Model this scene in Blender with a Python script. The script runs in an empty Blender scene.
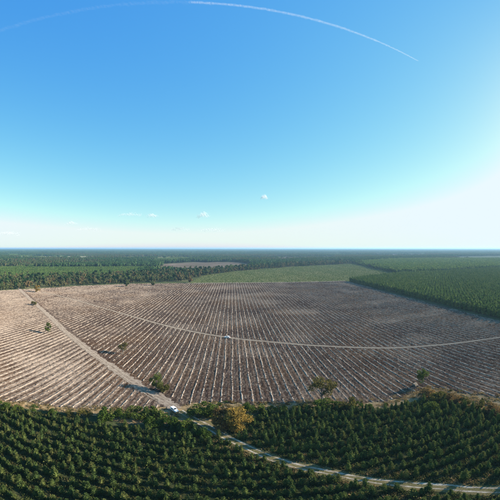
import bpy, math, random
import numpy as np
from math import radians, sin, cos, tan, pi

# ------------------------------------------------------------------ camera, sky, sun, exposure
scn = bpy.context.scene
COL = scn.collection
H = 66.0                                    # height of the drone above the ground
K = 5.0                                     # picture points per degree (100 degree panorama)
HY = 248.0                                  # horizon row
SUN_AZ, SUN_EL = 81.0, 26.0                 # to the right of the view direction (+Y)

cam_d = bpy.data.cameras.new('camera')
cam = bpy.data.objects.new('camera', cam_d)
COL.objects.link(cam)
cam.location = (0, 0, H)
cam.rotation_euler = (radians(90), 0, 0)
cam_d.type = 'PANO'
cam_d.clip_start = 0.5
cam_d.clip_end = 90000
cy = cam_d.cycles if hasattr(cam_d, 'cycles') and hasattr(cam_d.cycles, 'panorama_type') else cam_d
cy.panorama_type = 'EQUIRECTANGULAR'
cy.longitude_min, cy.longitude_max = radians(-50), radians(50)
cy.latitude_min, cy.latitude_max = radians(-(500 - HY) / K), radians(HY / K)
scn.camera = cam

SKY_RESPONSE = ((1.29, 1.42, 3.62), (.71, .775, 4.14), (.15, .455, 4.35))   # power, gain and saturation of red, green, blue
world = bpy.data.worlds.new('World')
scn.world = world
world.use_nodes = True
wn = world.node_tree
wn.nodes.clear()
sky = wn.nodes.new('ShaderNodeTexSky')
sky.sky_type = 'NISHITA'
sky.sun_disc = False
sky.sun_elevation = radians(SUN_EL)
sky.sun_rotation = radians(SUN_AZ)
sky.altitude = 100
sky.air_density = 1.0
sky.dust_density = 0.6
sky.ozone_density = 4.0
bgn = wn.nodes.new('ShaderNodeBackground')
bgn.inputs['Strength'].default_value = 0.10
won = wn.nodes.new('ShaderNodeOutputWorld')
# the camera's colour response to the sky, the same in every direction
sep = wn.nodes.new('ShaderNodeSeparateColor')
com = wn.nodes.new('ShaderNodeCombineColor')
wn.links.new(sky.outputs[0], sep.inputs[0])
for _i, (_g, _k, _c) in enumerate(SKY_RESPONSE):
    _p = wn.nodes.new('ShaderNodeMath')
    _p.operation = 'POWER'
    _p.inputs[1].default_value = _g
    _m = wn.nodes.new('ShaderNodeMath')
    _m.operation = 'MULTIPLY'
    _m.inputs[1].default_value = _k * 10 ** (1 - _g)
    wn.links.new(sep.outputs[_i], _p.inputs[0])
    wn.links.new(_p.outputs[0], _m.inputs[0])
    _n = wn.nodes.new('ShaderNodeMath')
    _n.operation = 'MINIMUM'
    _n.inputs[1].default_value = _c
    wn.links.new(_m.outputs[0], _n.inputs[0])
    wn.links.new(_n.outputs[0], com.inputs[_i])
wn.links.new(com.outputs[0], bgn.inputs[0])
wn.links.new(bgn.outputs[0], won.inputs[0])

sun_d = bpy.data.lights.new('sun', 'SUN')
sun_d.energy = 5.0
sun_d.angle = radians(0.53)
sun_d.color = (1.0, 0.91, 0.78)
sun = bpy.data.objects.new('sun', sun_d)
COL.objects.link(sun)
sun.location = (0, 0, 400)
# lamp shines along its -Z; towards the sun = (sin az cos el, cos az cos el, sin el)
from mathutils import Vector
_d = Vector((sin(radians(SUN_AZ)) * cos(radians(SUN_EL)), cos(radians(SUN_AZ)) * cos(radians(SUN_EL)), sin(radians(SUN_EL))))
sun.rotation_euler = _d.to_track_quat('Z', 'Y').to_euler()

vs = scn.view_settings
vs.view_transform = 'Standard'
vs.look = 'None'
vs.gamma = 1.0
vs.use_curve_mapping = False
vs.exposure = 1.2
scn.cycles.transparent_max_bounces = 32
scn.cycles.max_bounces = 6
scn.cycles.volume_bounces = 1

# ------------------------------------------------------------------ helpers
RNG = np.random.default_rng(7)


def G(px, py):
    """ground point seen at a place of the picture"""
    az = radians((px - 250.0) / K)
    r = H / tan(radians((py - HY) / K))
    return np.array((r * sin(az), r * cos(az)))


def poly(pts):
    return np.array([G(*p) for p in pts])


def inside(P, x, y):
    """even-odd point in polygon, vectorised"""
    res = np.zeros(np.shape(x), bool)
    n = len(P)
    j = n - 1
    for i in range(n):
        xi, yi = P[i]
        xj, yj = P[j]
        c = ((yi > y) != (yj > y)) & (x < (xj - xi) * (y - yi) / (yj - yi + 1e-12) + xi)
        res ^= c
        j = i
    return res


def dist_line(L, x, y):
    """distance to a polyline, vectorised"""
    d = np.full(np.shape(x), 1e9)
    for (ax, ay), (bx, by) in zip(L[:-1], L[1:]):
        vx, vy = bx - ax, by - ay
        t = np.clip(((x - ax) * vx + (y - ay) * vy) / (vx * vx + vy * vy + 1e-9), 0, 1)
        d = np.minimum(d, np.hypot(x - ax - t * vx, y - ay - t * vy))
    return d


def smooth_line(pts, n=8):
    """Catmull-Rom through ground points"""
    P = [np.array(p, float) for p in pts]
    P = [2 * P[0] - P[1]] + P + [2 * P[-1] - P[-2]]
    out = []
    for i in range(1, len(P) - 2):
        a, b, c, d = P[i - 1:i + 3]
        for k in range(n):
            t = k / n
            out.append(.5 * (2 * b + (c - a) * t + (2 * a - 5 * b + 4 * c - d) * t * t + (3 * b - 3 * c + d - a) * t ** 3))
    out.append(P[-2])
    return np.array(out)


def vnoise(x, y, seed=0):
    """smooth value noise in 0..1"""
    xi = np.floor(x).astype(np.int64)
    yi = np.floor(y).astype(np.int64)
    fx = x - xi
    fy = y - yi
    fx = fx * fx * (3 - 2 * fx)
    fy = fy * fy * (3 - 2 * fy)

    def h(a, b):
        n = (a * 374761393 + b * 668265263 + seed * 1442695041) & 0x7fffffff
        n = ((n ^ (n >> 13)) * 1274126177) & 0x7fffffff
        return ((n ^ (n >> 16)) & 0xffff) / 65535.0
    return (h(xi, yi) * (1 - fx) + h(xi + 1, yi) * fx) * (1 - fy) + (h(xi, yi + 1) * (1 - fx) + h(xi + 1, yi + 1) * fx) * fy


def mesh_np(name, V, F, mats=(), smooth=False, midx=None):
    me = bpy.data.meshes.new(name)
    V = np.asarray(V, np.float32)
    if isinstance(F, np.ndarray):
        nf, k = F.shape
        me.vertices.add(len(V))
        me.vertices.foreach_set('co', V.ravel())
        me.loops.add(nf * k)
        me.loops.foreach_set('vertex_index', F.astype(np.int32).ravel())
        me.polygons.add(nf)
        me.polygons.foreach_set('loop_start', np.arange(0, nf * k, k, dtype=np.int32))
        try:
            me.polygons.foreach_set('loop_total', np.full(nf, k, dtype=np.int32))
        except Exception:
            pass
    else:
        me.from_pydata([tuple(map(float, v)) for v in V], [], F)
    for m in mats:
        me.materials.append(m)
    if midx is not None:
        me.polygons.foreach_set('material_index', np.asarray(midx, np.int32))
    if smooth:
        me.polygons.foreach_set('use_smooth', np.ones(len(me.polygons), bool))
    me.update(calc_edges=True)
    me.validate()
    return me


def link(name, data, parent=None, kind=None, label=None, cat=None, group=None, loc=None):
    o = bpy.data.objects.new(name, data)
    COL.objects.link(o)
    if parent is not None:
        o.parent = parent
    if kind:
        o['kind'] = kind
    if label:
        o['label'] = label
    if cat:
        o['category'] = cat
    if group:
        o['group'] = group
    if loc is not None:
        o.location = loc
    return o


# ------------------------------------------------------------------ materials
def new_mat(name):
    m = bpy.data.materials.new(name)
    m.use_nodes = True
    nt = m.node_tree
    nt.nodes.clear()
    out = nt.nodes.new('ShaderNodeOutputMaterial')
    return m, nt, out


def noise_node(nt, scale, detail=6, rough=.6, coord='Object', dist=0.0, vec_scale=None, rotz=0.0):
    tc = nt.nodes.new('ShaderNodeTexCoord')
    src = tc.outputs[coord]
    if vec_scale is not None:
        mp = nt.nodes.new('ShaderNodeMapping')
        mp.vector_type = 'TEXTURE' if False else 'POINT'
        mp.inputs['Scale'].default_value = vec_scale
        mp.inputs['Rotation'].default_value = (0, 0, rotz)
        nt.links.new(src, mp.inputs['Vector'])
        src = mp.outputs[0]
    n = nt.nodes.new('ShaderNodeTexNoise')
    n.inputs['Scale'].default_value = scale
    n.inputs['Detail'].default_value = detail
    n.inputs['Roughness'].default_value = rough
    n.inputs['Distortion'].default_value = dist
    nt.links.new(src, n.inputs['Vector'])
    return n


def ramp(nt, fac, stops, interp='LINEAR'):
    r = nt.nodes.new('ShaderNodeValToRGB')
    r.color_ramp.interpolation = interp
    el = r.color_ramp.elements
    while len(el) < len(stops):
        el.new(.5)
    for e, (p, c) in zip(el, stops):
        e.position = p
        e.color = (*c, 1)
    nt.links.new(fac, r.inputs[0])
    return r


def mix(nt, fac, a, b, mode='MIX'):
    m = nt.nodes.new('ShaderNodeMix')
    m.data_type = 'RGBA'
    m.blend_type = mode
    for sock, v in ((m.inputs[0], fac), (m.inputs[6], a), (m.inputs[7], b)):
        if isinstance(v, (int, float)):
            sock.default_value = v
        elif isinstance(v, tuple):
            sock.default_value = (*v, 1)
        else:
            nt.links.new(v, sock)
    return m.outputs[2]


def ground_mat(name, stops, scale, fine=None, fine_scale=3.0, bump=.0, rough=1.0, big=None, big_scale=.01, vec=None, rotz=0.0, litter=None, warm=None):
    m, nt, out = new_mat(name)
    n = noise_node(nt, scale, 8, .65, vec_scale=vec, rotz=rotz)
    c = ramp(nt, n.outputs[0], stops).outputs[0]
    if big:
        nb = noise_node(nt, big_scale, 4, .55)
        rb = ramp(nt, nb.outputs[0], [(.42, (0, 0, 0)), (.62, (1, 1, 1))])
        c = mix(nt, rb.outputs[0], c, big, 'MULTIPLY')
    if fine:
        nf = noise_node(nt, fine_scale, 5, .7)
        rf = ramp(nt, nf.outputs[0], [(.5, (0, 0, 0)), (.68, (1, 1, 1))])
        c = mix(nt, rf.outputs[0], c, fine)
    if warm:                                    # patches of rust-brown bracken
        nw_ = noise_node(nt, .02, 5, .6)
        rw = ramp(nt, nw_.outputs[0], [(.46, (0, 0, 0)), (.66, (.8, .8, .8))])
        nw2 = noise_node(nt, .9, 4, .7)
        wc = mix(nt, nw2.outputs[0], tuple(v * .5 for v in warm), tuple(v * 1.6 for v in warm))
        c = mix(nt, rw.outputs[0], c, wc)
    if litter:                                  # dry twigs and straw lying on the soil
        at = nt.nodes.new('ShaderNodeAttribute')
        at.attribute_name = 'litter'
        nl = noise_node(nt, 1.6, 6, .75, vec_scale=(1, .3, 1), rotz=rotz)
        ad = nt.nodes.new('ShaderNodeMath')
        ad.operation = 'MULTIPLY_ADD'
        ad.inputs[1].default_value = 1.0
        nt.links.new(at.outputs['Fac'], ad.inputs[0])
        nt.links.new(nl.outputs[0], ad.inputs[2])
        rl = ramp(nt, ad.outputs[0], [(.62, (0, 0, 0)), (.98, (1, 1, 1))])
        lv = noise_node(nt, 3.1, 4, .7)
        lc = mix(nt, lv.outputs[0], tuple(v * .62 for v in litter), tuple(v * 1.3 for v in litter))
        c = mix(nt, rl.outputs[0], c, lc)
    b = nt.nodes.new('ShaderNodeBsdfDiffuse')
    b.inputs['Roughness'].default_value = .8
    nt.links.new(c, b.inputs['Color'])
    if bump:
        nb2 = noise_node(nt, 2.2, 6, .7)
        bp = nt.nodes.new('ShaderNodeBump')
        bp.inputs['Strength'].default_value = .8
        bp.inputs['Distance'].default_value = bump
        nt.links.new(nb2.outputs[0], bp.inputs['Height'])
        nt.links.new(bp.outputs[0], b.inputs['Normal'])
    nt.links.new(b.outputs[0], out.inputs[0])
    return m


def leaf_mat(name, stops, transl=.3, noise_scale=None, tint=False):
    """colour varies from tree to tree (object random) and inside the crown by a noise"""
    m, nt, out = new_mat(name)
    oi = nt.nodes.new('ShaderNodeObjectInfo')
    fac = oi.outputs['Random']
    if tint:                                    # each crown of a piece of wood has its own colour
        at = nt.nodes.new('ShaderNodeAttribute')
        at.attribute_name = 'tint'
        ad = nt.nodes.new('ShaderNodeMath')
        ad.operation = 'ADD'
        fr = nt.nodes.new('ShaderNodeMath')
        fr.operation = 'FRACT'
        nt.links.new(fac, ad.inputs[0])
        nt.links.new(at.outputs['Fac'], ad.inputs[1])
        nt.links.new(ad.outputs[0], fr.inputs[0])
        fac = fr.outputs[0]
    r = ramp(nt, fac, stops)
    c = r.outputs[0]
    n = noise_node(nt, noise_scale or 1.3, 3, .6)
    rn = ramp(nt, n.outputs[0], [(.3, (.55, .6, .55)), (.7, (1.35, 1.3, 1.2))])
    c = mix(nt, 1.0, c, rn.outputs[0], 'MULTIPLY')
    d = nt.nodes.new('ShaderNodeBsdfDiffuse')
    t = nt.nodes.new('ShaderNodeBsdfTranslucent')
    ms = nt.nodes.new('ShaderNodeMixShader')
    ms.inputs[0].default_value = transl
    nt.links.new(c, d.inputs[0])
    nt.links.new(c, t.inputs[0])
    nt.links.new(d.outputs[0], ms.inputs[1])
    nt.links.new(t.outputs[0], ms.inputs[2])
    nt.links.new(ms.outputs[0], out.inputs[0])
    return m


def plain_mat(name, col, rough=.6, metal=0.0, spec=.5, noise=0.0):
    m, nt, out = new_mat(name)
    p = nt.nodes.new('ShaderNodeBsdfPrincipled')
    p.inputs['Roughness'].default_value = rough
    p.inputs['Metallic'].default_value = metal
    p.inputs['Specular IOR Level'].default_value = spec
    if noise:
        n = noise_node(nt, 4.0, 5, .6)
        a = tuple(v * (1 - noise) for v in col)
        b = tuple(min(1, v * (1 + noise)) for v in col)
        nt.links.new(ramp(nt, n.outputs[0], [(.3, a), (.7, b)]).outputs[0], p.inputs['Base Color'])
    else:
        p.inputs['Base Color'].default_value = (*col, 1)
    nt.links.new(p.outputs[0], out.inputs[0])
    return m


ROW_AZ = radians(-3.6)                       # direction of the windrows
UX, UY = cos(ROW_AZ), -sin(ROW_AZ)           # across the rows (to the right)
VX, VY = sin(ROW_AZ), cos(ROW_AZ)            # along the rows (away from the camera)
SP = 4.0                                     # row spacing

M_ground = ground_mat('heath_ground', [(.30, (.036, .050, .022)), (.5, (.065, .078, .034)), (.7, (.105, .095, .048))], .02, fine=(.11, .10, .055), fine_scale=.9, bump=.3)
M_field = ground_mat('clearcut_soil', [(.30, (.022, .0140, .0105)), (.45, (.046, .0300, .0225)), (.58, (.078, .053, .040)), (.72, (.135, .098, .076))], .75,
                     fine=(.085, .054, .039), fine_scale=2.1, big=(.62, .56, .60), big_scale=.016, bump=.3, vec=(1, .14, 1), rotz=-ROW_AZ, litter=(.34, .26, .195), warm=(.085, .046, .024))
M_windrow = ground_mat('brash_wood', [(.24, (.15, .11, .08)), (.38, (.29, .225, .17)), (.55, (.40, .32, .25)), (.76, (.48, .405, .325))], 1.0, fine=(.29, .22, .165), fine_scale=2.9, bump=.2)
M_sand = ground_mat('track_sand', [(.3, (.19, .145, .105)), (.55, (.28, .225, .17)), (.75, (.35, .295, .23))], .5, fine=(.36, .31, .24), fine_scale=1.8, bump=.06)
M_sandf = ground_mat('track_sand_earth', [(.3, (.13, .095, .072)), (.5, (.235, .185, .145)), (.7, (.34, .285, .23))], .4, fine=(.11, .078, .058), fine_scale=1.1, bump=.15)
M_rut = ground_mat('rut_sand', [(.34, (.12, .10, .055)), (.44, (.32, .265, .20)), (.58, (.46, .40, .32)), (.78, (.52, .46, .38))], .45, fine=(.22, .18, .11), fine_scale=1.3, bump=.08)
M_verge = ground_mat('verge_grass', [(.3, (.085, .085, .030)), (.5, (.15, .125, .055)), (.7, (.24, .185, .095))], .35, fine=(.26, .21, .12), fine_scale=2.2, bump=.15)
M_dry = ground_mat('dry_grass', [(.3, (.16, .105, .055)), (.5, (.28, .195, .105)), (.7, (.38, .285, .165))], .3, fine=(.12, .10, .05), fine_scale=1.1, bump=.2)
M_meadow = ground_mat('meadow_grass', [(.3, (.088, .104, .038)), (.5, (.128, .132, .052)), (.7, (.180, .160, .074))], .03, fine=(.06, .080, .036), fine_scale=.25, bump=.2, vec=(1, .25, 1))
M_pinkfield = ground_mat('fallow_soil', [(.3, (.085, .064, .047)), (.5, (.125, .094, .073)), (.65, (.175, .132, .106))], .012, fine=(.09, .085, .045), fine_scale=.05)
M_palefield = ground_mat('pale_field', [(.3, (.12, .125, .07)), (.6, (.20, .19, .12))], .012, fine=(.10, .12, .055), fine_scale=.05)
M_under = ground_mat('pine_floor', [(.3, (.030, .040, .016)), (.5, (.050, .056, .024)), (.7, (.080, .072, .034))], .4, fine=(.06, .072, .026), fine_scale=1.6, bump=.3)
M_bark = ground_mat('pine_bark', [(.3, (.055, .04, .032)), (.7, (.13, .095, .07))], 3.0)
M_barkp = ground_mat('pale_bark', [(.3, (.11, .095, .08)), (.7, (.22, .20, .17))], 3.0)

L_pine = leaf_mat('young_pine_needles', [(0, (.080, .122, .042)), (.4, (.110, .154, .050)), (.75, (.150, .186, .056)), (1, (.195, .198, .070))], .36)
L_plant = leaf_mat('plantation_needles', [(0, (.074, .130, .036)), (.5, (.100, .160, .044)), (1, (.140, .184, .056))], .3, .4)
L_far = leaf_mat('forest_needles', [(0, (.036, .084, .034)), (.5, (.054, .106, .042)), (1, (.085, .125, .052))], .25, .1)
L_mixp = leaf_mat('far_mixed_leaves', [(0, (.050, .095, .038)), (.3, (.080, .115, .048)), (.5, (.115, .122, .060)), (.75, (.065, .105, .042)), (.92, (.135, .108, .060)), (1, (.12, .088, .052))], .3, .1, tint=True)
L_mixed = leaf_mat('autumn_mixed_leaves', [(0, (.085, .122, .050)), (.3, (.145, .155, .070)), (.5, (.185, .168, .085)), (.70, (.110, .138, .056)), (.88, (.20, .152, .075)), (1, (.175, .118, .062))], .3, .3)
L_green = leaf_mat('green_bush_leaves', [(0, (.050, .085, .018)), (.5, (.070, .105, .022)), (1, (.095, .12, .028))], .3)
L_olive = leaf_mat('olive_leaves', [(0, (.085, .085, .026)), (1, (.12, .105, .032))], .3)
L_drab = leaf_mat('drab_leaves', [(0, (.105, .095, .032)), (1, (.13, .105, .038))], .35)
L_gold = leaf_mat('golden_leaves', [(0, (.27, .185, .052)), (1, (.30, .205, .056))], .35)
L_brown = leaf_mat('brown_leaves', [(0, (.17, .105, .042)), (1, (.20, .13, .055))], .3)
L_heath = leaf_mat('heath_blades', [(0, (.045, .062, .022)), (.4, (.064, .082, .028)), (.8, (.105, .088, .040)), (1, (.070, .098, .030))], .3)
L_dry = leaf_mat('dry_blades', [(0, (.22, .15, .075)), (.5, (.32, .235, .125)), (.8, (.18, .14, .06)), (1, (.12, .12, .045))], .3)

# ------------------------------------------------------------------ tree prototypes
def rand_unit(rng, n):
    v = rng.normal(size=(n, 3))
    return v / (np.linalg.norm(v, axis=1, keepdims=True) + 1e-9)


def quads(C, A, B):
    """quads with centre C and half axes A, B"""
    V = np.stack([C - A - B, C + A - B, C + A + B, C - A + B], 1).reshape(-1, 3)
    F = np.arange(len(V)).reshape(-1, 4)
    return V, F


def tube(path, radii, n=5):
    V, F = [], []
    path = [np.array(p, float) for p in path]
    for i, p in enumerate(path):
        d = path[min(i + 1, len(path) - 1)] - path[max(i - 1, 0)]
        d /= np.linalg.norm(d) + 1e-9
        a = np.cross(d, (0.31, .92, .17))
        a /= np.linalg.norm(a) + 1e-9
        b = np.cross(d, a)
        for k in range(n):
            t = 2 * pi * k / n
            V.append(p + radii[i] * (cos(t) * a + sin(t) * b))
    for i in range(len(path) - 1):
        for k in range(n):
            F.append((i * n + k, i * n + (k + 1) % n, (i + 1) * n + (k + 1) % n, (i + 1) * n + k))
    return np.array(V), np.array(F)


def joinvf(parts):
    V, F, o = [], [], 0
    for v, f in parts:
        V.append(v)
        F.append(f + o)
        o += len(v)
    return np.concatenate(V), np.concatenate(F)


def pine_crown(rng, h, R, whorls, br, tufts, tq, tlen, twid, low=.10, shape=.75):
    C, A, B = [], [], []
    for w in range(whorls):
        t = low + (1 - low) * (w + rng.uniform(-.2, .2)) / whorls
        z = h * t
        env = R * (1 - max(0, (t - low) / (1 - low)) ** 1.5) ** shape * rng.uniform(.85, 1.12) + .05
        for b in range(br):
            a = 2 * pi * (b + rng.uniform(-.35, .35)) / br + w * 1.3
            L = env * rng.uniform(.75, 1.15)
            up = rng.uniform(.15, .5)
            for k in range(tufts):
                s = (k + rng.uniform(.5, 1.0)) / tufts
                p = np.array((cos(a) * L * s, sin(a) * L * s, z + up * L * s * s + rng.uniform(-.1, .1) * h * .12))
                p[:2] += rng.normal(size=2) * .08 * R
                d = np.array((cos(a), sin(a), .35 + up)) + rng.normal(size=3) * .35
                d /= np.linalg.norm(d)
                for q in range(tq):
                    n = np.cross(d, rng.normal(size=3))
                    n /= np.linalg.norm(n) + 1e-9
                    C.append(p)
                    A.append(d * tlen * rng.uniform(.7, 1.3))
                    B.append(n * twid * rng.uniform(.7, 1.3))
    for k in range(4):                                     # leader
        d = np.array((rng.normal() * .12, rng.normal() * .12, 1))
        C.append(np.array((0, 0, h - tlen * .5 + .12 * k * tlen)))
        A.append(d * tlen)
        n = np.cross(d, rng.normal(size=3))
        n /= np.linalg.norm(n)
        B.append(n * twid * .8)
    return quads(np.array(C), np.array(A), np.array(B))


def lumpy(rng, c, r, sub=1, amp=.2):
    """a small rough ellipsoid of branch wood and needles inside a crown"""
    nu, nv = 6 + 2 * sub, 4 + sub
    V = []
    for j in range(nv + 1):
        ph = pi * j / nv
        for i in range(nu):
            th = 2 * pi * i / nu
            k = 1 + rng.uniform(-amp, amp)
            V.append((c[0] + r[0] * k * sin(ph) * cos(th), c[1] + r[1] * k * sin(ph) * sin(th), c[2] + r[2] * k * cos(ph)))
    F = []
    for j in range(nv):
        for i in range(nu):
            F.append((j * nu + i, (j + 1) * nu + i, (j + 1) * nu + (i + 1) % nu, j * nu + (i + 1) % nu))
    return np.array(V), np.array(F)


def broad_crown(rng, h, R, blobs, leaves, ls, base=.28, zs=.8, fill=.55):
    cs = []
    zc = h * (base + (1 - base) * .5)
    hz = h * (1 - base) * .5
    for k in range(blobs):
        d = rand_unit(rng, 1)[0] * rng.uniform(.3, .86)
        c = np.array((d[0] * R, d[1] * R, zc + d[2] * hz))
        cs.append((c, R * rng.uniform(.22, .46)))
    C = []
    per = leaves // blobs
    for c, r in cs:
        u = rand_unit(rng, per)
        q = r * (fill + (1 - fill) * rng.random((per, 1)) ** .5) * rng.uniform(.8, 1.15, (per, 1))
        p = c + u * q * np.array((1, 1, zs))
        C.append(p)
    C = np.concatenate(C)
    C[:, 2] = np.clip(C[:, 2], max(h * base * .6, .08), None)
    n = len(C)
    A = rand_unit(rng, n)
    Bn = rand_unit(rng, n)
    Bn = np.cross(A, Bn)
    Bn /= np.linalg.norm(Bn, axis=1, keepdims=True) + 1e-9
    s = ls * rng.uniform(.6, 1.4, (n, 1))
    V, F = quads(C, A * s, Bn * s * .75)
    return V, F, cs


def limbs(rng, h, cs, r0, base=.28):
    parts = [tube([(0, 0, -.1), (0.02 * h, 0, h * base * .6), (0, .02 * h, h * base * 1.1), (0, 0, h * .72)], [r0 * 1.25, r0, r0 * .8, r0 * .25], 6)]
    for c, r in cs:
        z0 = h * base * rng.uniform(.8, 1.5)
        mid = np.array((c[0] * .45, c[1] * .45, z0 + (c[2] - z0) * .6))
        parts.append(tube([(0, 0, z0), mid, c], [r0 * .5, r0 * .3, r0 * .1], 4))
    return joinvf(parts)


class Proto:
    """crown and trunk meshes, plus one mesh with both for the scattered woods"""

    def __init__(self, name, crown, trunk, lm, bm, joined=True):
        self.crown = mesh_np(name + '_crown', *crown, mats=[lm])
        self.trunk = mesh_np(name + '_trunk', *trunk, mats=[bm])
        if joined:
            V, F = joinvf([crown, trunk])
            mi = np.r_[np.zeros(len(crown[1]), int), np.ones(len(trunk[1]), int)]
            self.both = mesh_np(name, V, F, mats=[lm, bm], midx=mi)


def young_pine(seed, h, R, lm=L_pine):
    r = np.random.default_rng(seed)
    cr = pine_crown(r, h, R, 13, 7, 4, 2, .14, .06, low=.05, shape=1.0)
    core = lumpy(r, (0, 0, h * .40), (R * .48, R * .48, h * .33), 1, .25)
    tr = tube([(0, 0, -.1), (0, 0, h * .5), (r.normal() * .05, r.normal() * .05, h * .97)], [.09, .06, .015], 5)
    return Proto('young_pine', joinvf([cr, core]), tr, lm, M_bark)


YP = [young_pine(100 + i, h, R) for i, (h, R) in enumerate([(3.3, .80), (3.8, .86), (2.9, .78), (4.1, .82), (3.4, .92), (2.4, .68)])]


def plant_pine(seed, h, R, lm):
    r = np.random.default_rng(seed)
    cr = pine_crown(r, h, R, 6, 5, 2, 1, .55, .42, low=.16, shape=.6)
    core = lumpy(r, (0, 0, h * .48), (R * .55, R * .55, h * .36), 0, .2)
    tr = tube([(0, 0, -.1), (0, 0, h * .6)], [.11, .05], 4)
    return Proto('plantation_pine', joinvf([cr, core]), tr, lm, M_bark)


PP = [plant_pine(200 + i, h, R, L_plant) for i, (h, R) in enumerate([(6.6, 1.5), (7.2, 1.6), (6.1, 1.5), (7.6, 1.7)])]


def broad(seed, h, R, lm, blobs=8, leaves=700, ls=.35, base=.25, r0=.18, bark=M_barkp, name='broadleaf_tree', zs=.8):
    r = np.random.default_rng(seed)
    V, F, cs = broad_crown(r, h, R, blobs, leaves, ls, base, zs)
    return Proto(name, (V, F), limbs(r, h, cs, r0, max(base, .1)), lm, bark)


MX = [broad(300 + i, h, R, L_mixed, 11, 420, .62, b, .2) for i, (h, R, b) in enumerate([(13, 4.4, .04), (15, 4.0, .06), (10.5, 4.2, .0), (16.5, 4.2, .12), (8, 3.6, .0)])]


def tall_pine(seed, h, R, lm):
    r = np.random.default_rng(seed)
    V, F, cs = broad_crown(r, h, R, 8, 200, .85, .26, .8)
    return Proto('tall_pine', (V, F), limbs(r, h, cs[:3], .2, .45), lm, M_bark)


TP = [tall_pine(400 + i, h, R, L_far) for i, (h, R) in enumerate([(15, 3.6), (17, 3.9), (13, 3.4), (18.5, 4.0)])]


def wood_patch(seed, n, size, hmin, hmax, lm, leaf=1.6, per=26):
    """a piece of far wood: n crowns close together"""
    r = np.random.default_rng(seed)
    parts = []
    for k in range(n):
        x, y = r.uniform(-size / 2, size / 2, 2)
        h = r.uniform(hmin, hmax)
        R = h * r.uniform(.2, .3)
        u = rand_unit(r, per)
        C = np.array((x, y, h * .66)) + u * np.array((R, R, h * .32)) * r.uniform(.6, 1.05, (per, 1))
        A = rand_unit(r, per)
        B = np.cross(A, rand_unit(r, per))
        B /= np.linalg.norm(B, axis=1, keepdims=True) + 1e-9
        parts.append(quads(C, A * leaf * .5 * r.uniform(.7, 1.3, (per, 1)) * h / 14, B * leaf * .45 * h / 14))
        parts.append(lumpy(r, (x, y, h * .6), (R * .7, R * .7, h * .3), 0, .25))
        parts.append(tube([(x, y, 0), (x, y, h * .5)], [.25, .15], 4))
    V, F = joinvf(parts)
    me = mesh_np('wood_patch', V, F, mats=[lm])
    per_tree = [sum(len(p[0]) for p in parts[3 * k:3 * k + 3]) for k in range(n)]
    me.attributes.new('tint', 'FLOAT', 'POINT').data.foreach_set('value', np.repeat(r.random(n) ** 1.0, per_tree).astype(np.float32))
    return me


WP_pine = [wood_patch(500 + i, 9, 20, 12, 17, L_far) for i in range(4)]
WP_mix = [wood_patch(510 + i, 9, 20, 10, 17, L_mixp) for i in range(4)]
WP_young = [wood_patch(520 + i, 16, 20, 5, 7, L_plant, 2.2) for i in range(3)]
WP_big = [wood_patch(530 + i, 40, 62, 12, 19, L_far, 2.4, 18) for i in range(4)]


def clump(seed, lm, n, h, w, bw):
    r = np.random.default_rng(seed)
    V, F = [], []
    for k in range(n):
        a = r.uniform(0, 2 * pi)
        p = np.array((r.normal() * w * .5, r.normal() * w * .5, 0))
        d = np.array((cos(a) * r.uniform(.1, .8), sin(a) * r.uniform(.1, .8), 1.0))
        d = d / np.linalg.norm(d) * h * r.uniform(.6, 1.2)
        s = np.array((-sin(a), cos(a), 0)) * bw
        o = len(V)
        V += [p - s, p + s, p + d * .6 + s * .9, p + d + np.array((0, 0, -.08 * h)) - s * .2]
        F.append((o, o + 1, o + 2, o + 3))
    return mesh_np('grass_clump', np.array(V), np.array(F), mats=[lm])


HC = [clump(600 + i, L_heath, 22, .75, .8, .11) for i in range(4)]
DC = [clump(610 + i, L_dry, 22, .65, .8, .09) for i in range(4)]


def brash(seed, pale):
    """a heap of cut branches"""
    r = np.random.default_rng(seed)
    parts = []
    for k in range(9):
        a = r.uniform(0, 2 * pi)
        L = r.uniform(.35, 1.0)
        c = np.array((r.normal() * .4, r.normal() * .4, r.uniform(.04, .25)))
        d = np.array((cos(a) * L, sin(a) * L, r.uniform(-.12, .25)))
        parts.append(tube([c - d * .6, c, c + d * .6], [.06, .07, .03], 3))
    return mesh_np('brash', *joinvf(parts), mats=[M_windrow if pale else M_bark])


BR = [brash(620 + i, i % 3 != 2) for i in range(6)]

# ------------------------------------------------------------------ scattering (woods, grass and brash that nobody could count)
_pc = [0]


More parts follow.
